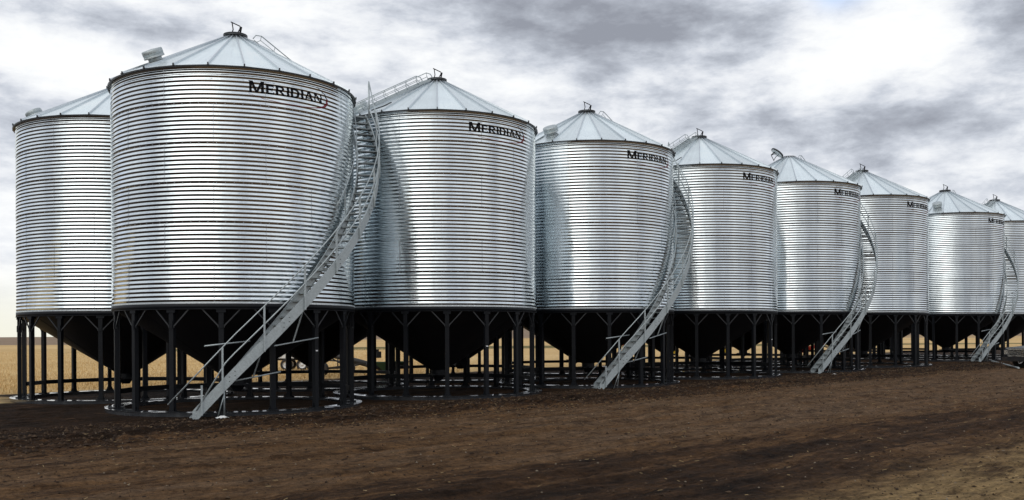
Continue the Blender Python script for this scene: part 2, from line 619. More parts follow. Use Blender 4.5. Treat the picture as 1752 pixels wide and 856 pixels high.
# stubble field beyond the pad
rows = g.noise(g.comb(g.m('MULTIPLY', x, .02), g.m('MULTIPLY', y, .55), 1.0), 1.0, 6, .7, .2)
patch = g.noise(g.comb(g.m('MULTIPLY', x, .03), g.m('MULTIPLY', y, .05), 5.0), 1.0, 5, .6)
fineg = g.noise(g.comb(g.m('MULTIPLY', x, 1.2), g.m('MULTIPLY', y, .7), 5.0), 3.0, 5, .7)
fld = g.ramp(g.m('ADD', g.m('MULTIPLY', rows, .4), g.m('ADD', g.m('MULTIPLY', patch, .35), g.m('MULTIPLY', fineg, .25))),
             [(.34, (.33, .20, .08)), (.48, (.55, .37, .165)), (.62, (.68, .50, .26))])
gb = g.m('MULTIPLY', g.m('MULTIPLY', g.ss(y, 140, 155), g.ss(y, 205, 190)), g.ss(x, -75, -60))
fld = g.mix(g.m('MULTIPLY', gb, .85), fld, (.085, .085, .03))
fb = g.ss(g.m('ADD', y, g.m('MULTIPLY', patch, 120)), 385, 420)
fld = g.mix(fb, fld, g.ramp(rows, [(.35, (.17, .12, .085)), (.6, (.30, .22, .15))]))
edge = g.m('ADD', v, g.m('MULTIPLY', g.m('SUBTRACT', g.noise(P, .35, 5, .6), .5), 5.0))
m_field = g.ss(edge, 13.2, 15.2)
m_left = g.ss(g.m('ADD', u, g.m('MULTIPLY', g.m('SUBTRACT', g.noise(P, .5, 5, .6), .5), 3.0)), -3.0, -5.0)
m_left = g.m('MULTIPLY', m_left, g.ss(edge, 7.6, 9.0))
m_far = g.ss(g.m('SUBTRACT', 0.0, edge), 400, 440)  # soil carried far behind the camera, unseen, so the steel reflects dark ground
ff = g.m('MAXIMUM', g.m('MAXIMUM', m_field, m_left), m_far)
unseen_dark = g.ss(g.m('ADD', x, g.m('MULTIPLY', g.m('SUBTRACT', y, 36.0), .56)), -25.0, -27.0)  # dark ground added out of view on the left to darken the steel's reflections
fld = g.mix(unseen_dark, fld, (.05, .033, .022))
g.put(b.inputs['Base Color'], g.mix(ff, soil, fld))
b.inputs['Roughness'].default_value = .9
b.inputs['Specular IOR Level'].default_value = .08
hh = g.m('ADD', g.m('MULTIPLY', fine, .6), g.m('ADD', g.m('MULTIPLY', grit, .14), g.m('ADD', g.m('MULTIPLY', clump, .9), g.m('ADD', g.m('MULTIPLY', streak2, .5), g.m('MULTIPLY', tread, -.35)))))
g.put(b.inputs['Normal'], bump(g, hh, 1.0, .09))
me.materials.append(M_ground)
gob = bpy.data.objects.new('ground', me)
COL.objects.link(gob)
gob['kind'] = 'structure'


def gz(x, y):
    return float(ground_z(np.array([x]), np.array([y]))[0])


def pz(x, y):
    return float(plane(np.array([x]), np.array([y]))[0])


# ------------------------------------------------------------------ grain bin meshes
def wall_mesh():
    m = MB()
    prof = []
    per, amp, ns = 9, .0125, 10
    pitch = RING / per

    def rr(zl, k):
        return RB - amp * (math.cos(2 * math.pi * zl / pitch) + .06 * math.cos(6 * math.pi * zl / pitch)) + .007 * (1 - zl / RING)
    for k in range(6):
        z0 = ZB + k * RING
        for i in range(per * ns + 1):
            zl = RING * i / (per * ns)
            prof.append((rr(zl, k), z0 + zl))
    n = 128
    m.lathe(prof, n, mi=0)
    # lapped vertical seams, staggered ring by ring
    for k in range(6):
        z0 = ZB + k * RING
        for s_ in range(8):
            a = s_ * 45 + (22.5 if k % 2 else 0) + 6
            for w_ in (0,):
                pr = [(rr(RING * i / (per * 6), k) + .0055, z0 + RING * i / (per * 6)) for i in range(per * 6 + 1)]
                m.lathe(pr, 1, a, a + .38, mi=1)
        # bolt heads of the ring joint
    for k in range(1, 6):
        z0 = ZB + k * RING + .018
        for j in range(96):
            p = pol(RB + .0, j * 3.75, z0)
            t = R_(j * 3.75)
            m.box(p, (.013, .012, .013), t, 1)
    # bolted bottom flange
    m.lathe([(RB + .012, ZB - .055), (RB + .012, ZB + .002)], 96, mi=1)
    for j in range(120):
        m.box(pol(RB + .018, j * 3, ZB - .026), (.022, .014, .022), R_(j * 3), 0)
    return m.mesh('wall', [M_wall, M_seam])


ROOF0, ROOF1 = (RB + .10, ZE - .03), (.31, 11.62)
SL = (ROOF1[1] - ROOF0[1]) / (ROOF0[0] - ROOF1[0])


def roof_z(r):
    return ROOF0[1] + (ROOF0[0] - r) * SL


def roof_mesh():
    m = MB()
    n = 24
    o = 4.4
    # flat sectors between raised ribs
    for j in range(n):
        a, b2 = o + 15 * j, o + 15 * (j + 1)
        vs = [pol(ROOF0[0], a, ROOF0[1]), pol(ROOF0[0], b2, ROOF0[1]), pol(ROOF1[0], b2, ROOF1[1]), pol(ROOF1[0], a, ROOF1[1])]
        m.add(vs, [(0, 1, 2, 3)])
        p, q = pol(ROOF0[0] - .01, a, ROOF0[1] + .028), pol(ROOF1[0] + .02, a, ROOF1[1] + .022)
        m.bar(p, q, .04, .055, mi=1)
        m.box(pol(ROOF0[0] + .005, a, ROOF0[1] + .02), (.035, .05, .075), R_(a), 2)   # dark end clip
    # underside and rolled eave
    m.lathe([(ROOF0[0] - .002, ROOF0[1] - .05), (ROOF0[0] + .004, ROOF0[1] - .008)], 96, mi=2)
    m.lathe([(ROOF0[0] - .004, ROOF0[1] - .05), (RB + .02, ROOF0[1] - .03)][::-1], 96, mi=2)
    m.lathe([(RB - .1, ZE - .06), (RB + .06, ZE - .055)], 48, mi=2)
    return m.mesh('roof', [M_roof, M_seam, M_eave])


def lid_mesh():
    m = MB()
    z = ROOF1[1] - .04
    m.lathe([(.32, z - .02), (.345, z + .10), (.28, z + .10), (.28, z + .02)], 40, mi=0)
    return m.mesh('filler_neck', [M_lid])


def cap_mesh():
    m = MB()
    z = ROOF1[1] + .05
    m.lathe([(.33, z + .05), (.335, z), (.37, z), (.375, z + .03), (.36, z + .04), (.36, z + .055), (.375, z + .065), (.37, z + .08), (.34, z + .085)], 40, mi=0)
    m.lathe([(.34, z + .0845), (.25, z + .10), (.001, z + .105)], 40, mi=1)
    m.lathe([(.001, z + .03), (.34, z + .03)], 40, mi=1)
    return m.mesh('lid', [M_lid, M_roof2])


def handle_mesh():
    m = MB()
    z = ROOF1[1] + .15
    r = .018
    m.tube([(.04, 0, z), (.16, 0, z + .20), (.15, 0, z + .26), (-.14, 0, z + .40)], r, 6)
    m.tube([(.14, 0, z), (.19, 0, z + .24)], .03, 6)
    m.tube([(-.12, 0, z), (-.07, 0, z + .16), (-.10, 0, z + .36)], r, 6)
    m.box((.16, 0, z + .12), (.05, .04, .20))
    return m.mesh('lid_opener', [M_ltr])


def vent_mesh():
    """local z is the roof normal"""
    m = MB()
    m.lathe([(.20, -.05), (.20, .15)], 32)
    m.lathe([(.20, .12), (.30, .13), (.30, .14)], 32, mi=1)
    m.lathe([(.30, .14), (.30, .19), (.285, .2), (.285, .21), (.30, .22), (.30, .34), (.28, .36), (.001, .38)], 32)
    m.lathe([(.26, -.005), (.26, .03), (.20, .04)], 32)
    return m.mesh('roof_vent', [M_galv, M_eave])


def band_mesh():
    m = MB()
    m.lathe([(3.45, 2.985), (RB + .02, 2.98), (RB + .02, ZB - .05), (RB + .012, ZB - .048)], 96)
    m.lathe([(RB + .035, 2.975), (RB + .035, 2.995)], 96)
    m.lathe([(RB + .02, 2.975), (RB + .035, 2.975)], 96)
    return m.mesh('support_band', [M_black])


def hopper_mesh():
    m = MB()
    m.lathe([(.24, .86), (3.62, 3.02)], 96)
    for j in range(8):
        a = j * 45 + 12
        m.bar(pol(.3, a, .89), pol(3.5, a, 2.94), .05, .008)
    return m.mesh('hopper_cone', [M_hop])


def gate_mesh():
    m = MB()
    m.lathe([(.27, .66), (.27, .88)], 24)
    m.box((0, 0, .70), (.66, .56, .05))
    m.box((.0, -.36, .70), (.40, .2, .03))
    m.tube([(-.3, -.05, .68), (-.42, -.05, .68), (-.42, -.05, .60)], .012, 6)
    m.lathe([(.14, .50), (.24, .66)], 16)
    return m.mesh('discharge_gate', [M_black])


def ring_mesh():
    m = MB()
    m.lathe([(3.34, -.06), (3.88, -.06), (3.88, .095), (3.34, .095), (3.34, -.06)], 96, smooth=False)
    m.lathe([(3.878, .085), (3.90, .086), (3.90, .099), (3.878, .1)], 96, smooth=False)
    for j in range(16):
        a = 20.25 + 22.5 * j
        m.box(pol(3.61, a, .10), (.04, .5, .012), R_(a))
    return m.mesh('base_ring', [M_ring])


def leg_mesh():
    """leg standing at local origin, facing -y"""
    m = MB()
    m.box((0, 0, 1.54), (.14, .13, 2.88))
    m.box((0, -.078, 2.55), (.10, .012, .22))
    m.box((0, 0, .108), (.30, .26, .022))
    m.box((0, .0, 2.93), (.26, .17, .09))
    for s in (-1, 1):
        m.add([(s * .075, .006, .12), (s * .14, .006, .12), (s * .075, .006, .26), (s * .075, -.006, .12), (s * .14, -.006, .12), (s * .075, -.006, .26)],
              [(0, 1, 2), (5, 4, 3), (0, 2, 5, 3), (1, 0, 3, 4), (2, 1, 4, 5)])
    return m.mesh('leg', [M_black])


RL = 3.58                                  # radius on which the legs stand
LEG0 = 9.0


def brace_mesh(sgn):
    m = MB()
    a = 8.4 * sgn
    p = Vector((sgn * .07, -.03, 2.50))
    q = pol(RL, a, 2.985) - pol(RL, 0, 0)
    q.y -= .03
    m.bar(p, q, .035, .035)
    m.box((sgn * .07, -.03, 2.50), (.05, .05, .07))
    return m.mesh('brace', [M_brace])


M_brace = paint_mat('brace_paint', (.016, .018, .022), .4, .05)


def rail_mesh():
    m = MB()
    m.lathe([(3.50, .46), (3.58, .46), (3.58, .61), (3.50, .61), (3.50, .46)], 8, 99, 279, smooth=False)
    return m.mesh('tie_rail', [M_black])


# lettering ------------------------------------------------------------
def letter_polys(ch):
    """convex polygons in a cell one unit high; returns (width, polys)"""
    S = .25
    P_ = []

    def rect(x0, y0, x1, y1):
        P_.append([(x0, y0), (x1, y0), (x1, y1), (x0, y1)])

    def stem(x0, wd=S):
        rect(x0, 0, x0 + wd, 1)
        rect(x0 - .045, 0, x0 + wd + .045, .05)
        rect(x0 - .045, .95, x0 + wd + .045, 1)

    def arc(cx, cy, rx, ry, t, a0, a1, n=10):
        for i in range(n):
            a = R_(a0 + (a1 - a0) * i / n)
            b_ = R_(a0 + (a1 - a0) * (i + 1) / n)
            P_.append([(cx + (rx - t) * math.cos(a), cy + (ry - t * .8) * math.sin(a)), (cx + rx * math.cos(a), cy + ry * math.sin(a)),
                       (cx + rx * math.cos(b_), cy + ry * math.sin(b_)), (cx + (rx - t) * math.cos(b_), cy + (ry - t * .8) * math.sin(b_))])
    if ch == 'M':
        W = 1.22
        stem(.03, .2)
        stem(W - .26, .23)
        P_.append([(.05, 1), (.05 + .25, 1), (W / 2 + .07, .12), (W / 2 - .07, .0)])
        P_.append([(W / 2 - .07, .12), (W / 2 + .07, .0), (W - .05, 1), (W - .27, 1)])
        return W, P_
    if ch == 'E':
        stem(.03)
        rect(.1, 0, .82, .17)
        rect(.1, .83, .80, 1)
        rect(.1, .42, .68, .58)
        rect(.74, 0, .82, .25)
        rect(.72, .75, .80, 1)
        rect(.61, .36, .68, .64)
        return .84, P_
    if ch == 'R':
        stem(.03)
        rect(.2, .83, .56, 1)
        rect(.2, .42, .56, .57)
        arc(.56, .71, .33, .29, .23, -90, 90)
        P_.append([(.42, .45), (.66, .45), (1.0, 0), (.74, 0)])
        rect(.72, 0, 1.04, .05)
        return 1.0, P_
    if ch == 'I':
        stem(.05)
        return .31, P_
    if ch == 'D':
        stem(.03)
        rect(.2, .83, .5, 1)
        rect(.2, 0, .5, .17)
        arc(.5, .5, .5, .5, .25, -90, 90, 14)
        return 1.02, P_
    if ch == 'A':
        P_.append([(0, 0), (.17, 0), (.60, 1), (.42, 1)])
        P_.append([(.82, 0), (1.08, 0), (.68, 1), (.42, 1)])
        rect(.25, .24, .85, .38)
        rect(-.04, 0, .24, .05)
        rect(.76, 0, 1.12, .05)
        return 1.08, P_
    if ch == 'N':
        stem(.03, .15)
        stem(.86, .15)
        P_.append([(.03, 1), (.28, 1), (1.01, 0), (.80, 0)])
        return 1.05, P_


def wrap(s, z, r):
    """arc length s (m) from the first letter, height z above its baseline"""
    a = 21.3 + math.degrees(s / RB)
    return pol(r, a, 9.08 + z)


def wall_r(z):
    """radius of the corrugated wall at height z"""
    k = math.floor((z - ZB) / RING)
    zl = (z - ZB) - k * RING
    pitch = RING / 9
    return RB - .0125 * (math.cos(2 * math.pi * zl / pitch) + .06 * math.cos(6 * math.pi * zl / pitch)) + .007 * (1 - zl / RING)


def clip(poly, y0, keep_above):
    out_ = []
    n = len(poly)
    for i in range(n):
        p, q = poly[i], poly[(i + 1) % n]
        ip = (p[1] >= y0) if keep_above else (p[1] <= y0)
        iq = (q[1] >= y0) if keep_above else (q[1] <= y0)
        if ip:
            out_.append(p)
        if ip != iq:
            t = (y0 - p[1]) / (q[1] - p[1])
            out_.append((p[0] + (q[0] - p[0]) * t, y0))
    return out_


def decal(m, pts, off, mi=0):
    """lay a convex polygon (arc length, height) on the corrugated sheet, following its waves"""
    step = RING / 9 / 10
    lo, hi = min(p[1] for p in pts), max(p[1] for p in pts)
    k0, k1 = math.floor((9.08 + lo) / step), math.ceil((9.08 + hi) / step)
    for k in range(k0, k1):
        a, b_ = k * step - 9.08, (k + 1) * step - 9.08
        q = clip(clip(pts, a, True), b_, False) if pts else []
        if len(q) < 3:
            continue
        m.add([wrap(x_, z_, wall_r(9.08 + z_) + off) for x_, z_ in q], [tuple(range(len(q)))], mi, False)


def letters_mesh():
    res = []
    x = 0
    H = .34
    cells = []
    for i, ch in enumerate("MERIDIAN"):
        k = 1.0 if i == 0 else .82
        wd, ps = letter_polys(ch)
        cells.append((x, k, ps))
        x += wd * k + .11
    sx = 2.33 / (x - .11)
    eps = 0
    for x0, k, ps in cells:
        m = MB()
        for p in ps:
            eps += 1
            pts = [((x0 + q[0] * k) * sx, q[1] * k * H) for q in p]
            ar = sum(pts[i][0] * pts[(i + 1) % len(pts)][1] - pts[(i + 1) % len(pts)][0] * pts[i][1] for i in range(len(pts)))
            if ar < 0:
                pts = pts[::-1]
            decal(m, pts, .006 + (eps % 5) * .0006)
        res.append(m.mesh('letter', [M_ltr]))
    return res


def swoosh_mesh():
    m = MB()
    key = [(-.02, -.02, .004), (.25, -.10, .007), (.55, -.165, .011), (.95, -.205, .016), (1.4, -.215, .018), (1.85, -.185, .020), (2.2, -.13, .026),
           (2.42, -.06, .036), (2.53, .03, .044), (2.56, .12, .036), (2.53, .22, .020), (2.43, .32, .013), (2.28, .40, .009), (2.1, .45, .006), (1.95, .475, .004)]
    pts = []
    for i in range(len(key) - 1):
        p0 = key[max(i - 1, 0)]
        p1, p2 = key[i], key[i + 1]
        p3 = key[min(i + 2, len(key) - 1)]
        for j in range(5):
            t = j / 5
            pts.append([.5 * ((2 * p1[c]) + (-p0[c] + p2[c]) * t + (2 * p0[c] - 5 * p1[c] + 4 * p2[c] - p3[c]) * t * t + (-p0[c] + 3 * p1[c] - 3 * p2[c] + p3[c]) * t ** 3) for c in range(3)])
    pts.append(list(key[-1]))
    n = len(pts)
    for i in range(n - 1):
        q = []
        for j in (i, i + 1):
            a, b_ = pts[max(j - 1, 0)], pts[min(j + 1, n - 1)]
            tx, ty = b_[0] - a[0], b_[1] - a[1]
            l = math.hypot(tx, ty)
            nx_, ny_ = -ty / l, tx / l
            hw = pts[j][2] * (.5 + .45 * sstep(2.1, 2.5, pts[j][0]))
            q.append(((pts[j][0] - nx_ * hw, pts[j][1] - ny_ * hw), (pts[j][0] + nx_ * hw, pts[j][1] + ny_ * hw)))
        (a0, a1), (b0, b1) = q
        decal(m, [a0, b0, b1, a1], .0045, 0 if i < 49 else 1)
    return m.mesh('swoosh', [M_red, M_ltr])


# roof ladder ------------------------------------------------------------
def ladder_parts():
    """in bin space with the ladder on the 0 deg side; the object is then turned"""
    parts = []
    r0, r1 = RB + .05, .50

    def rp(r, off, h):
        return Vector((off, -r, roof_z(r) + h))
    m = MB()
    for s in (-1, 1):
        m = MB()
        m.bar(rp(r0, s * .24, .10), rp(r1, s * .24, .10), .025, .08)
        parts.append(('stringer', m.mesh('stringer', [M_galv])))
    for s in (-1, 1):
        m = MB()
        top = [rp(r0 + .12, s * .3, .42), rp(r1 + .25, s * .3, .42), rp(r1 + .05, s * .3, .30), rp(r1 - .05, s * .3, .12)]
        m.tube(top, .016, 6)
        m.tube([rp(r0, s * .3, .26), rp(r1 + .2, s * .3, .26)], .011, 6)
        for i in range(7):
            r = r0 - .05 - i * (r0 - r1 - .3) / 6
            m.tube([rp(r, s * .3, .42), rp(r - .04, s * .29, .25), rp(r - .16, s * .26, .12)], .011, 6)
        parts.append(('handrail', m.mesh('handrail', [M_galv])))
    for i in range(15):
        m = MB()
        r = r0 - .06 - i * (r0 - r1 - .15) / 14
        m.bar(rp(r, -.24, .12), rp(r, .24, .12), .07, .025)
        parts.append(('rung', m.mesh('rung', [M_galv])))
    return parts


ME = dict(wall=wall_mesh(), roof=roof_mesh(), filler_neck=lid_mesh(), cap=cap_mesh(), opener=handle_mesh(), vent=vent_mesh(),
          support_band=band_mesh(), hopper=hopper_mesh(), gate=gate_mesh(), base_ring=ring_mesh(), leg=leg_mesh(),
          braceL=brace_mesh(-1), braceR=brace_mesh(1), rail=rail_mesh(), letters=letters_mesh(), swoosh=swoosh_mesh())
LADDER = ladder_parts()
mt = MB()
mt.box((0, -.0685, 0), (.085, .004, .035))
ME['tag'] = mt.mesh('sticker', [M_tag])
mh = MB()
mh.tube([pol(3.50, -36, roof_z(3.5) + .03), pol(3.46, -32, roof_z(3.46) + .06), pol(3.36, -28.5, roof_z(3.36) + .08), pol(3.12, -26, roof_z(3.12) + .11)], .022, 6)
ME['hook'] = mh.mesh('grab_bar', [M_lid])


def make_bin(pos, label, front=True, ladder=None, vent=None, sticker=None, open_lid=False, group='', hook=False, sign=True):
    base = pz(*pos)
    t = empty('grain_bin', (pos[0], pos[1], base), label, 'grain bin', group)
    for nm, k in (('wall', 'wall'), ('support_band', 'support_band'), ('base_ring', 'base_ring'), ('tie_rail', 'rail')):
        inst(nm, ME[k], t)
    rf = inst('roof', ME['roof'], t)
    inst('filler_neck', ME['filler_neck'], rf)
    hp = inst('hopper_cone', ME['hopper'], t)
    inst('discharge_gate', ME['gate'], hp, rz=.4)
    lid = inst('lid', ME['cap'], t)
    op = inst('lid_opener', ME['opener'], lid)
    if open_lid:
        lid['label'] = 'round lid swung open and leaning off the neck'
        # hinge at the left rim of the neck
        hinge = Vector((-.35, -.06, ROOF1[1] + .07))
        lid.matrix_local = Matrix.Translation(hinge) @ Matrix.Rotation(R_(-142), 4, 'Y') @ Matrix.Translation(-Vector((-.37, 0, ROOF1[1] + .05)))
    for j in range(16):
        a = LEG0 + 22.5 * j
        p = pol(RL, a, 0)
        lg = inst('leg', ME['leg'], t, p, R_(a))
        if front:
            inst('brace', ME['braceL'], t, p, R_(a))
            inst('brace', ME['braceR'], t, p, R_(a))
        if sticker is not None and j == sticker:
            inst('sticker', ME['tag'], lg, (0, 0, 1.78))
    if sign:
        sw = inst('sign_swoosh', ME['swoosh'], t)
        for lm in ME['letters']:
            inst('letter', lm, sw)
    if vent:
        a, r = vent
        v_ = inst('roof_vent', ME['vent'], t)
        nrm = Vector((math.sin(R_(a)) * SL, -math.cos(R_(a)) * SL, 1)).normalized()
        v_.rotation_euler = nrm.to_track_quat('Z', 'Y').to_euler()
        v_.location = pol(r, a, roof_z(r))
    if ladder is not None:
        ld = None
        for nm, me_ in LADDER:
            if ld is None:
                ld = inst('roof_ladder', me_, t, rz=R_(ladder))
                ld.name = 'roof_ladder'
            else:
                inst(nm, me_, ld)
    if hook:
        inst('grab_bar', ME['hook'], t)
    return t


fl = ['nearest and largest corrugated silver grain bin, its whole dark name sign readable',
      'second silver bin of the front row, dark reflection down its left side',
      'third silver bin of the front row, second staircase at its right side',
      'fourth silver bin of the front row, left of the open lidded bin',
      'silver grain bin of the front row whose round roof lid stands open',
      'silver front row bin just right of the open lidded bin',
      'silver front row bin beyond the gap, vent in the middle of its roof',
      'silver front row bin cut off by the right edge of the photo']
for i, p in enumerate(FR):
    odd = i % 2 == 0
    make_bin(p, fl[i], True, ladder=133.7 if odd else -46.3, vent=(-33, 2.95) if odd else (-74, 2.75),
             sticker={0: 2, 1: 1, 3: 2}.get(i), open_lid=(i == 4), group='front row of silver grain bins', hook=not odd)
bl = ['silver grain bin at the left edge, standing behind the nearest bin',
      'back row bin seen as a black cone between the first and second front bins',
      'back row bin seen only below, between the second and third front bins',
      'back row bin seen only below, between the third and fourth front bins',
      'back row bin seen only below, between the fourth and the open lidded bins',
      'back row bin seen only below, right of the open lidded bin',
      'back row bin seen as dark legs behind the far vented bin',
      'farthest back row bin, only its legs seen near the right edge']
for i, p in enumerate(BK):
    make_bin(p, bl[i], i == 0, ladder=None, vent=(-71, 2.95) if i == 0 else None, group='back row of silver grain bins', sign=False)

# ------------------------------------------------------------------ stairs
TH0, RM, RIN, ROUT = 15.0, 4.14, 3.79, 4.47
KZ = .0775


def sp(th, r, z):
    if th >= TH0:
        return pol(r, th, z)
    q = pol(r, TH0, z)
    t = Vector((math.cos(R_(TH0)), math.sin(R_(TH0)), 0))
    return q - t * (R_(TH0 - th) * RM)


def sz(th):
    return 2.33 + (th - 29.6) * KZ


TH_A, TH_B = -.4, 124.0


def stair_meshes():
    P_ = []
    ths = list(np.arange(TH_A, TH0, 6)) + list(np.arange(TH0, TH_B + .1, 3))
    for nm, r in (('stringer', ROUT), ('stringer', RIN)):
        m = MB()
        hs = .185

        def fn(t, du, dv, r=r):
            return sp(t, r + du, sz(t) + dv)
        s_ = 1 if r == ROUT else -1
        sec = [(-.006, -hs), (.006, -hs), (.006, hs), (-.006, hs)]
        m.sweep(fn, ths, sec)
        m.sweep(fn, ths, [(-.03 * s_, -hs - .006), (.006 * s_, -hs - .006), (.006 * s_, -hs), (-.03 * s_, -hs)] if s_ > 0 else [(-.006, -hs - .006), (.03, -hs - .006), (.03, -hs), (-.006, -hs)])
        m.sweep(fn, ths, [(-.03, hs), (.006, hs), (.006, hs + .006), (-.03, hs + .006)] if s_ > 0 else [(-.006, hs), (.03, hs), (.03, hs + .006), (-.006, hs + .006)])
        if r == ROUT:         # splice plates with bolts
            for t in (14, 33, 55, 78):
                m.sweep(fn, [t - 1.6, t, t + 1.6], [(.006, -hs * .8), (.014, -hs * .8), (.014, hs * .8), (.006, hs * .8)])
                for dt_ in (-1, 1):
                    for dv in (-.06, .06):
                        c = sp(t + dt_, r + .018, sz(t + dt_) + dv)
                        m.box(c, (.03, .012, .022), R_(max(t, TH0)), 1)
        P_.append((nm, m.mesh(nm, [M_galv, M_lid])))
    n = 41
    for i in range(n):
        z = .24 + i * (sz(TH_B) - .24) / n
        t = 29.6 + (z - 2.33) / KZ
        m = MB()
        d = 1.55
        a, b_ = sp(t - d, RIN + .01, z), sp(t - d, ROUT - .01, z)
        c, e = sp(t + d, ROUT - .01, z), sp(t + d, RIN + .01, z)
        dn = Vector((0, 0, -.035))
        m.add([a, b_, c, e, a + dn, b_ + dn, c + dn, e + dn],
              [(0, 1, 2, 3), (0, 4, 5, 1), (3, 2, 6, 7), (1, 5, 6, 2), (3, 7, 4, 0)])
        dn2 = Vector((0, 0, -.004))
        m.add([a + dn2, b_ + dn2, c + dn2, e + dn2], [(3, 2, 1, 0)])
        P_.append(('tread', m.mesh('tread', [M_tread])))
    m = MB()
    tt = [x for x in ths if x >= 1]
    end = sp(-9, ROUT + .03, sz(-9) + 1.05)
    top_t = [t for t in tt if t <= 118]
    m.tube([end] + [sp(t, ROUT + .03, sz(t) + 1.06) for t in top_t], .019, 7)
    P_.append(('handrail', m.mesh('handrail', [M_galv])))
    m = MB()
    m.tube([sp(1, ROUT + .03, sz(1) + .10)] + [sp(t, ROUT + .03, sz(t) + .56) for t in tt if t >= 8], .021, 7)
    P_.append(('middle_rail', m.mesh('middle_rail', [M_galv])))
    m = MB()
    m.tube([sp(t, RIN - .02, sz(t) + .95) for t in np.arange(66, 119, 4)], .017, 6)
    P_.append(('inner_handrail', m.mesh('inner_handrail', [M_galv])))
    for t in (3, 10.5, 25, 40, 54, 68, 82, 96, 110):
        m = MB()
        c0 = sp(t, ROUT + .03, sz(t) - .19)
        c1 = sp(t, ROUT + .03, sz(t) + (1.06 if t > 5 else .62))
        m.bar(c0, c1, .05, .04, up=pol(1, max(t, TH0)))
        P_.append(('post', m.mesh('post', [M_galv])))
    for t in (74, 100):
        m = MB()
        m.bar(sp(t, RIN - .02, sz(t) - .55), sp(t, RIN - .02, sz(t) + .95), .05, .03, up=pol(1, t))
        P_.append(('inner_post', m.mesh('inner_post', [M_galv])))
    # landing at the eave
    zt = sz(TH_B)
    m = MB()
    vs = []
    for t in (121.5, 126, 131, 137):
        for r in (RIN - .03, ROUT + .0):
            vs.append(pol(r, t, zt + .03))
    vs2 = [v + Vector((0, 0, -.05)) for v in vs]
    k = len(vs)
    fs = []
    for i in range(3):
        a = i * 2
        fs += [(a, a + 1, a + 3, a + 2), (a + k, a + 2 + k, a + 3 + k, a + 1 + k), (a, a + 2, a + 2 + k, a + k), (a + 3, a + 1, a + 1 + k, a + 3 + k)]
    fs += [(1, 0, k, k + 1), (k - 2, k - 1, 2 * k - 1, 2 * k - 2)]
    m.add(vs + vs2, fs)
    P_.append(('landing', m.mesh('landing', [M_tread])))
    m = MB()
    pt = pol(ROUT + .02, 120, zt + 1.2)
    m.tube([pol(ROUT + .02, 120, zt - .05), pt, sp(112, ROUT + .03, sz(112) + .98), sp(104, ROUT + .03, sz(104) + .85)], .020, 7)
    m.tube([pol(ROUT + .02, 120, zt - .05), pol(ROUT + .02, 120, zt + 1.15)], .03, 7)
    P_.append(('landing_rail', m.mesh('landing_rail', [M_galv])))
    # arms from the bin legs with struts up to the outer stringer
    for a, (th1, th2), (za, zc), side in ((9.0, (4, 20), (1.95, 2.08), 0), (31.5, (14, 33), (.98, 1.2), 0), (54, (29, 52), (1.94, 2.16), 0)):
        m = MB()
        p = sp(th1, ROUT - .12, za)
        q = sp(th2 + 1, 3.78, zc)
        m.tube([p, q], .022, 6)
        P_.append(('support_arm', m.mesh('support_arm', [M_galv])))
    for t, za in ((24, 1.05), (40, 2.05)):
        m = MB()
        top = sp(t, ROUT - .06, sz(t) - .15)
        bot = sp(t - 2.5, ROUT - .35, za)
        m.bar(bot, top, .035, .035, up=(1, 0, 0))
        P_.append(('strut', m.mesh('strut', [M_galv])))
    for t in (62, 84, 106):
        m = MB()
        m.bar(sp(t, ROUT - .03, sz(t) - .14), pol(RB + .02, t, sz(t) - .55), .03, .03)
        m.bar(sp(t, RIN, sz(t) - .55), pol(RB + .0, t, sz(t) - .55), .05, .05)
        P_.append(('wall_bracket', m.mesh('wall_bracket', [M_galv])))
    m = MB()
    m.tube([sp(11, ROUT - .05, sz(11) - .1), sp(11, ROUT - .25, -.02)], .022, 6)
    m.tube([sp(11, ROUT - .05, sz(11) - .25), sp(8.5, ROUT - .2, -.02)], .015, 6)
    P_.append(('prop', m.mesh('prop', [M_galv])))
    m = MB()
    m.box(sp(-.6, (ROUT + RIN) / 2, .03), (.12, .72, .02), R_(TH0 - 0) + math.pi * 0, 0)
    P_.append(('foot_plate', m.mesh('foot_plate', [M_galv])))
    return P_


ST = stair_meshes()
sl = ['nearest galvanised staircase, curving up round the right side of the largest bin',
      'galvanised staircase curving up round the third front bin, second nearest',
      'galvanised staircase curving up round the bin with the open lid',
      'thin looking farthest galvanised staircase, beside the far bin with the vent']
for k, bi in enumerate((0, 2, 4, 6)):
    p = FR[bi]
    s = empty('spiral_staircase', (p[0], p[1], pz(*p)), sl[k], 'staircase', 'outside staircases between pairs of bins')
    for nm, me_ in ST:
        inst(nm, me_, s)


# ------------------------------------------------------------------ machinery behind the bins
def wheel(parent, c, r, wd, axis_rz, rimmat):
    """tyre and rim; axle along local y turned by axis_rz"""
    Mx = Matrix.Translation(c) @ Matrix.Rotation(axis_rz, 4, 'Z') @ Matrix.Rotation(R_(90), 4, 'X')
    m = MB()
    h = wd / 2
    m.lathe([(r * .58, -h * .8), (r * .85, -h), (r * .97, -h * .8), (r, -h * .3), (r, h * .3), (r * .97, h * .8), (r * .85, h), (r * .58, h * .8)], 28, M=Mx)
    w_ = m.build('wheel', [M_rub], parent)
    m = MB()
    m.lathe([(.001, -h * .5), (r * .2, -h * .55), (r * .22, -h * .3), (r * .5, -h * .2), (r * .59, -h * .82)][::-1], 20, M=Mx)
    m.lathe([(.001, h * .5), (r * .2, h * .55), (r * .22, h * .3), (r * .5, h * .2), (r * .59, h * .82)], 20, M=Mx)
    m.build('rim', [rimmat], w_)
    return w_


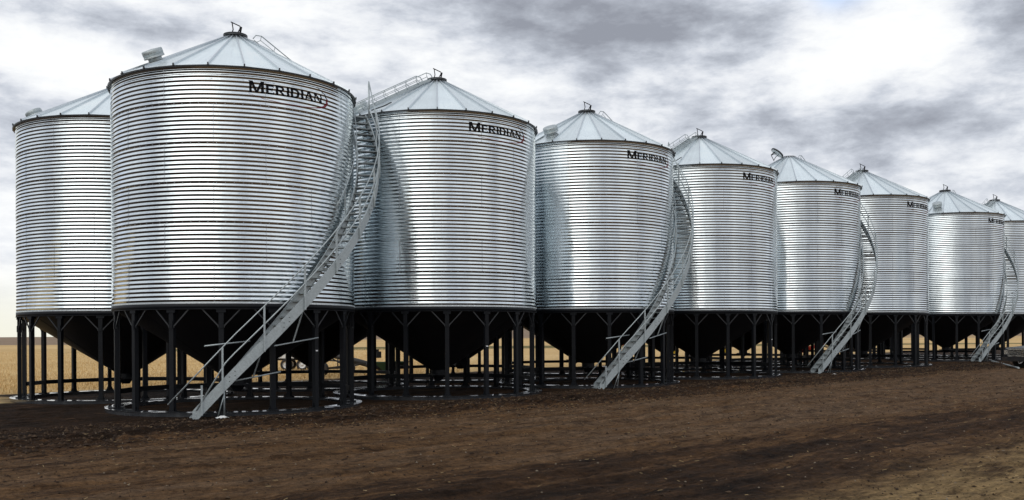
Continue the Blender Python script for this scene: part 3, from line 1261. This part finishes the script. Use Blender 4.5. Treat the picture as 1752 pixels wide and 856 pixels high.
def auger(pos, rz, label, body, hop, L=9.0, rise=3.2):
    t = empty('grain_auger', (pos[0], pos[1], pz(*pos)), label, 'auger', 'augers parked behind the bins', rz)
    m = MB()
    m.tube([(0, 0, .35), (L, 0, .35 + rise)], .16, 14)
    for i in range(1, 6):
        f = i / 6
        m.tube([(L * f - .05, 0, .35 + rise * f - .02), (L * f + .05, 0, .35 + rise * f + .02)], .185, 14)
    m.build('tube', [body], t)
    m = MB()
    m.add([(-.9, -.6, .75), (.5, -.6, .75), (.5, .6, .75), (-.9, .6, .75), (-.35, -.2, .2), (.1, -.2, .2), (.1, .2, .2), (-.35, .2, .2)],
          [(4, 5, 1, 0), (5, 6, 2, 1), (6, 7, 3, 2), (7, 4, 0, 3), (7, 6, 5, 4)])
    m.bar((-.9, -.6, .77), (.5, -.6, .77), .04, .05)
    m.bar((-.9, .6, .77), (.5, .6, .77), .04, .05)
    m.build('hopper', [hop], t)
    m = MB()
    ax = L * .45
    for s in (-1, 1):
        m.bar((ax, s * 1.0, .4), (ax + 1.2, s * .12, .35 + rise * .58), .07, .07)
        m.bar((ax, s * 1.0, .4), (ax - 2.0, s * .12, .35 + rise * .22), .07, .07)
    m.bar((ax, -1.05, .4), (ax, 1.05, .4), .09, .09)
    m.build('undercarriage', [M_dark], t)
    for s in (-1, 1):
        wheel(t, Vector((ax, s * 1.12, .38)), .38, .22, 0, body)
    m = MB()
    m.lathe([(.10, -.5), (.16, .05)], 14, M=Matrix.Translation((L + .05, 0, .35 + rise - .1)))
    m.build('spout', [body], t)
    m = MB()
    m.box((.9, 0, 1.15), (.55, .4, .35))
    m.box((.9, 0, 1.38), (.3, .3, .12))
    m.build('engine', [M_dark], t)
    return t


auger((-6.6, 52.0), R_(150), 'dark auger with a green hopper, seen through the legs right of the nearest staircase', M_dark, M_grn, 8, 1.6)
auger((5.4, 75.5), R_(8), 'bright red auger rising to the right, seen behind the second staircase', M_redp, M_redp, 7.5, 2.3)
auger((25.5, 85.5), R_(6), 'red auger seen through the third staircase by the open lidded bin', M_redp, M_redp, 7.5, 2.6)

# white box trailer
tp = (-13.9, 63.0)
t = empty('farm_trailer', (*tp, pz(*tp)), 'white box trailer on dark wheels, seen through the legs under the nearest bin', 'trailer', None, R_(4))
m = MB()
m.box((0, 0, 1.22), (3.0, 1.9, .85))
for i in range(7):
    m.box((-1.35 + i * .45, -.965, 1.22), (.05, .03, .82))
m.bar((-1.5, -.97, 1.66), (1.5, -.97, 1.66), .05, .06)
m.build('box_body', [M_white], t)
m = MB()
m.box((0, 0, .72), (3.2, 1.3, .12))
m.bar((1.5, 0, .68), (2.9, 0, .55), .1, .1)
m.tube([(2.6, 0, .1), (2.6, 0, .75)], .04, 8)
m.build('chassis', [M_dark], t)
for xx in (-.55, .45):
    for s in (-1, 1):
        wheel(t, Vector((xx, s * .85, .38)), .38, .24, 0, M_white)

# seeder with yellow boxes
tp = (16.4, 88.0)
t = empty('seeder', (*tp, pz(*tp)), 'dark seeder with small yellow seed boxes, seen behind the fourth front bin', 'seeder', None, R_(0))
m = MB()
m.bar((-3, 0, .8), (5, 0, .8), .14, .14)
m.bar((-3, .6, .8), (5, .6, .8), .1, .1)
m.bar((1, 0, .8), (1, 3.0, .6), .12, .12)
m.build('toolbar', [M_dark], t)
for i in range(5):
    xx = -2.4 + i * 1.62
    m = MB()
    m.add([(xx - .2, -.3, .95), (xx + .2, -.3, .95), (xx + .2, .2, .95), (xx - .2, .2, .95), (xx - .26, -.36, 1.3), (xx + .26, -.36, 1.3), (xx + .26, .26, 1.3), (xx - .26, .26, 1.3)],
          [(3, 2, 1, 0), (4, 5, 6, 7), (0, 1, 5, 4), (1, 2, 6, 5), (2, 3, 7, 6), (3, 0, 4, 7)])
    m.build('seed_box', [M_yel], t)
    m = MB()
    m.bar((xx, -.1, .8), (xx, -.5, .25), .06, .06)
    Mx = Matrix.Translation((xx, -.5, .28)) @ Matrix.Rotation(R_(90), 4, 'Y')
    m.lathe([(.001, -.02), (.27, -.02), (.27, .02), (.001, .02)], 20, M=Mx)
    m.build('row_unit', [M_dark], t)
for xx in (-1.6, 3.2):
    wheel(t, Vector((xx, .9, .42)), .42, .25, R_(90) * 0, M_yel)

# dark pickup cut by the right edge, nose to the left
tp = (26.75, 51.6)
t = empty('parked_pickup', (*tp, pz(*tp)), 'dark pickup truck with a silver grille at the right edge of the photo', 'pickup', None, R_(14))
side = [(0.0, .48), (-.02, .75), (.02, 1.02), (.14, 1.12), (1.15, 1.2), (1.32, 1.22), (2.1, 1.78), (3.5, 1.82), (3.72, 1.25), (5.5, 1.25), (5.55, .5)]
lowr = [(0.0, .42), (.0, .45)]


def car_body():
    m = MB()
    hw = [.93, .95, .93, .88, .90, .90, .72, .72, .92, .93, .93]
    bot = [(.05, .40)] + [(x_, .42) for x_ in (.3, .6, 1.15, 1.32, 2.1, 3.5, 3.72, 5.2, 5.5)]
    top = side
    n = len(top)
    vs, fs = [], []
    for i, (x_, z_) in enumerate(top):
        vs += [(x_, -hw[i], z_), (x_, hw[i], z_)]
    for i in range(n - 1):
        fs.append((2 * i, 2 * i + 1, 2 * i + 3, 2 * i + 2))
    # sides down to the sill
    k = len(vs)
    for i, (x_, z_) in enumerate(top):
        vs += [(min(max(x_, 0.03), 5.5), -.95, min(z_, 1.0) if z_ > 1 else z_), (min(max(x_, .03), 5.5), .95, min(z_, 1.0) if z_ > 1 else z_)]
    for i in range(n - 1):
        fs.append((2 * i, 2 * i + 2, k + 2 * i + 2, k + 2 * i))
        fs.append((2 * i + 1, k + 2 * i + 1, k + 2 * i + 3, 2 * i + 3))
    m.add(vs, fs)
    for s in (-1, 1):
        yy = s * .945
        for x0, x1 in ((.04, .42), (1.38, 3.85), (4.8, 5.5)):
            m.box(((x0 + x1) / 2, yy - s * .03, .72), (x1 - x0, .06, .60))
        for cx_ in (.9, 4.32):
            for i in range(10):
                a0, a1 = math.pi * i / 10, math.pi * (i + 1) / 10
                p = [(cx_ + .48 * math.cos(a), yy, .42 + .46 * math.sin(a)) for a in (a0, a1)]
                q = [(cx_ + .48 * math.cos(a), yy, 1.02) for a in (a0, a1)]
                m.add([p[0], p[1], q[1], q[0]], [(0, 1, 2, 3) if s > 0 else (3, 2, 1, 0)])
    m.box((2.75, 0, .45), (5.3, 1.6, .14))
    return m


car_body().build('body', [M_car], t)
m = MB()
m.add([(1.36, -.82, 1.24), (1.36, .82, 1.24), (2.08, .66, 1.75), (2.08, -.66, 1.75)], [(0, 1, 2, 3)])
for s in (-1, 1):
    m.add([(1.5, s * .90, 1.25), (3.6, s * .92, 1.27), (3.4, s * .74, 1.76), (2.15, s * .74, 1.74)], [(0, 1, 2, 3) if s < 0 else (3, 2, 1, 0)])
m.build('windows', [M_glass], t)
m = MB()
for i in range(5):
    m.box((-.03, 0, .70 + i * .075), (.05, 1.15, .035))
m.box((-.03, 0, .66), (.06, 1.25, .04))
m.box((-.02, 0, 1.03), (.06, 1.25, .04))
m.build('grille', [M_chr], t)
m = MB()
m.box((-.08, 0, .50), (.16, 1.9, .2))
m.build('bumper', [M_dark], t)
for s in (-1, 1):
    m = MB()
    m.box((-.0, s * .76, .86), (.08, .30, .22))
    m.build('headlight', [M_chr], t)
for xx in (.9, 4.32):
    for s in (-1, 1):
        wheel(t, Vector((xx, s * .84, .39)), .39, .25, 0, M_chr)

# pipes lying beside the pickup
for k, (a, b_) in enumerate((((30.6, 62.2), (26.1, 50.2)), ((31.2, 61.0), (27.0, 49.6)))):
    m = MB()
    za, zb2 = gz(*a) + .06, gz(*b_) + .06
    mid_ = [((a[0] * (1 - f) + b_[0] * f), (a[1] * (1 - f) + b_[1] * f)) for f in np.linspace(0, 1, 14)]
    m.tube([(q[0], q[1], za + .03 + (zb2 - za) * i_ / 13) for i_, q in enumerate(mid_)], .045, 8)
    o = m.build('steel_pipe', [M_galv])
    tag(o, ['long thin steel pipe lying on the soil, on the staircase side of its pair', 'long thin steel pipe lying on the soil, on the pickup side of its pair'][k], 'pipe', 'pipes lying by the pickup')


# white rag on the ground by the nearest stair
def rag(c, s, label):
    m = MB()
    n = 12
    vs, fs = [], []
    for i in range(n):
        for j in range(n):
            u_, v_ = i / (n - 1) - .5, j / (n - 1) - .5
            x_ = c[0] + u_ * s * 1.5 + .1 * s * math.sin(9 * v_)
            y_ = c[1] + v_ * s + .1 * s * math.sin(8 * u_)
            h = s * (.28 * max(0, 1 - 2.4 * math.hypot(u_, v_)) + .08 * abs(math.sin(11 * u_ + 5 * v_)))
            vs.append((x_, y_, gz(x_, y_) + .02 + h))
    for i in range(n - 1):
        for j in range(n - 1):
            a = i * n + j
            fs.append((a, a + n, a + n + 1, a + 1))
    m.add(vs, fs, 0, True)
    tag(m.build('plastic_rag', [M_white]), label, 'rag', 'white rags on the soil')


rag((-7.85, 26.35), .22, 'small white rag on the soil just right of the nearest stair foot')
rag((15.6, 47.2), .14, 'tiny white scrap on the soil near the far bins')

# ------------------------------------------------------------------ loose stuff on the ground
def yard_points(n, vlo, vhi, ulo, uhi):
    v_ = rng.uniform(vlo, vhi, n)
    u_ = rng.uniform(ulo, uhi, n)
    return P1[0] + U[0] * u_ + N[0] * v_, P1[1] + U[1] * u_ + N[1] * v_


def scatter(name, xs, ys, sz_, flat, mats, nmat, label=None):
    """small irregular clods as one mesh"""
    base_v = np.array([(1, 0, 0), (-1, 0, 0), (0, 1, 0), (0, -1, 0), (0, 0, 1), (0, 0, -1)], float)
    base_f = [(0, 2, 4), (2, 1, 4), (1, 3, 4), (3, 0, 4), (2, 0, 5), (1, 2, 5), (3, 1, 5), (0, 3, 5)]
    zs = ground_z(xs, ys)
    V, F, MI = [], [], []
    for i in range(len(xs)):
        a = rng.uniform(0, 6.28)
        sc = sz_[i] * rng.uniform(.6, 1.4, 3) * np.array((1, 1, flat))
        b_ = base_v * sc * rng.uniform(.75, 1.25, (6, 1))
        c_, s_ = math.cos(a), math.sin(a)
        rot = np.array(((c_, -s_, 0), (s_, c_, 0), (0, 0, 1)))
        b_ = b_ @ rot.T + np.array((xs[i], ys[i], zs[i] + sc[2] * .3))
        o = len(V)
        V.extend(map(tuple, b_))
        F.extend([(p + o, q + o, r + o) for p, q, r in base_f])
        MI.extend([int(rng.integers(0, nmat))] * 8)
    me_ = bpy.data.meshes.new(name)
    me_.from_pydata(V, [], F)
    for m_ in mats:
        me_.materials.append(m_)
    me_.polygons.foreach_set('material_index', MI)
    me_.update()
    o = bpy.data.objects.new(name, me_)
    COL.objects.link(o)
    o['kind'] = 'stuff'
    if label:
        o['label'] = label
    return o


M_clod1 = paint_mat('clod_dark', (.030, .019, .013), .95, .5, dustcol=(.06, .04, .026), spec=.2)
M_clod2 = paint_mat('clod_brown', (.07, .045, .028), .95, .5, dustcol=(.11, .075, .045), spec=.2)
M_stone = paint_mat('pale_stone', (.20, .165, .125), .9, .5, spec=.2)
M_straw = paint_mat('straw', (.42, .31, .16), .8, .2, dustcol=(.25, .17, .09), spec=.2)
M_stub = paint_mat('stubble_straw', (.66, .48, .24), .8, .3, dustcol=(.5, .35, .17), spec=.2)
xs1, ys1 = yard_points(30000, -9.0, -3.0, -9, 48)
xs2, ys2 = yard_points(26000, -24, -8, -16, 32)
xs = np.concatenate([xs1, xs2]); ys = np.concatenate([ys1, ys2])
keep = (ys > 8)
xs, ys = xs[keep], ys[keep]
dq = np.min([np.hypot(xs - bx, ys - by) for bx, by in BINS], axis=0)
xs, ys = xs[dq > 3.98], ys[dq > 3.98]
vq = (xs - P1[0]) * N[0] + (ys - P1[1]) * N[1]
szz = rng.gamma(1.3, .006, len(xs)) + .004
szz = szz * np.where(vq > -8.4, 1.9, .9)
scatter('soil_clods', xs, ys, np.minimum(szz, .06), .7, [M_clod1, M_clod2, M_clod1], 3)
xs1, ys1 = yard_points(500, -9.5, -4.4, -9, 45)
xs2, ys2 = yard_points(700, -24, -8, -16, 32)
xs = np.concatenate([xs1, xs2]); ys = np.concatenate([ys1, ys2])
keep = ys > 8
xs, ys = xs[keep], ys[keep]
scatter('gravel', xs, ys, rng.uniform(.008, .024, len(xs)), .7, [M_stone], 1)


def blades(name, xs, ys, L, upright, mat_, wd=.006):
    zs = ground_z(xs, ys)
    n = len(xs)
    a = rng.uniform(0, 2 * np.pi, n)
    L = L * rng.uniform(.5, 1.3, n)
    tilt = np.clip(upright + rng.normal(0, .22, n), .02, 1.5)
    dx_ = np.cos(a) * np.cos(tilt) * L
    dy_ = np.sin(a) * np.cos(tilt) * L
    dz_ = np.sin(tilt) * L
    b_ = a + np.pi / 2 + rng.normal(0, .3, n)
    wx, wy = np.cos(b_) * wd, np.sin(b_) * wd
    V = np.zeros((n, 6, 3))
    for i, (f, s) in enumerate(((0, 1), (0, -1), (1, 1), (1, -1))):
        V[:, i, 0] = xs + dx_ * f + wx * s
        V[:, i, 1] = ys + dy_ * f + wy * s
        V[:, i, 2] = zs + dz_ * f + .006
    V[:, 4] = (V[:, 0] + V[:, 1]) / 2 + np.array((0, 0, wd))
    V[:, 5] = (V[:, 2] + V[:, 3]) / 2 + np.array((0, 0, wd))
    o_ = (np.arange(n) * 6)[:, None]
    F = np.concatenate([o_ + np.array((0, 2, 5, 4)), o_ + np.array((4, 5, 3, 1))], 0)
    me_ = bpy.data.meshes.new(name)
    me_.from_pydata(V.reshape(-1, 3).tolist(), [], F.tolist())
    me_.materials.append(mat_)
    me_.update()
    o = bpy.data.objects.new(name, me_)
    COL.objects.link(o)
    o['kind'] = 'stuff'
    return o


xs1, ys1 = yard_points(900, -8.5, -4.6, -9, 45)
xs2, ys2 = yard_points(700, -24, -8, -16, 32)
xs = np.concatenate([xs1, xs2]); ys = np.concatenate([ys1, ys2])
keep = ys > 8
blades('straw_litter', xs[keep], ys[keep], .07, .05, M_straw, .004)
# standing stubble on the near part of the field, left of and behind the bins
nS = 60000
ys = 36 + 120 * rng.uniform(0, 1, nS) ** 1.7
xs = -ys * rng.uniform(.05, .6, nS)
ys = np.round(ys / .3) * .3 + rng.normal(0, .04, nS)
uu = (xs - P1[0]) * U[0] + (ys - P1[1]) * U[1]
vv = (xs - P1[0]) * N[0] + (ys - P1[1]) * N[1]
keep = ((vv > 14.5) | ((uu < -5) & (vv > 1.2))) & (np.abs(xs / ys) < .62)
blades('field_stubble', xs[keep], ys[keep], .15, 1.2, M_stub, .012)
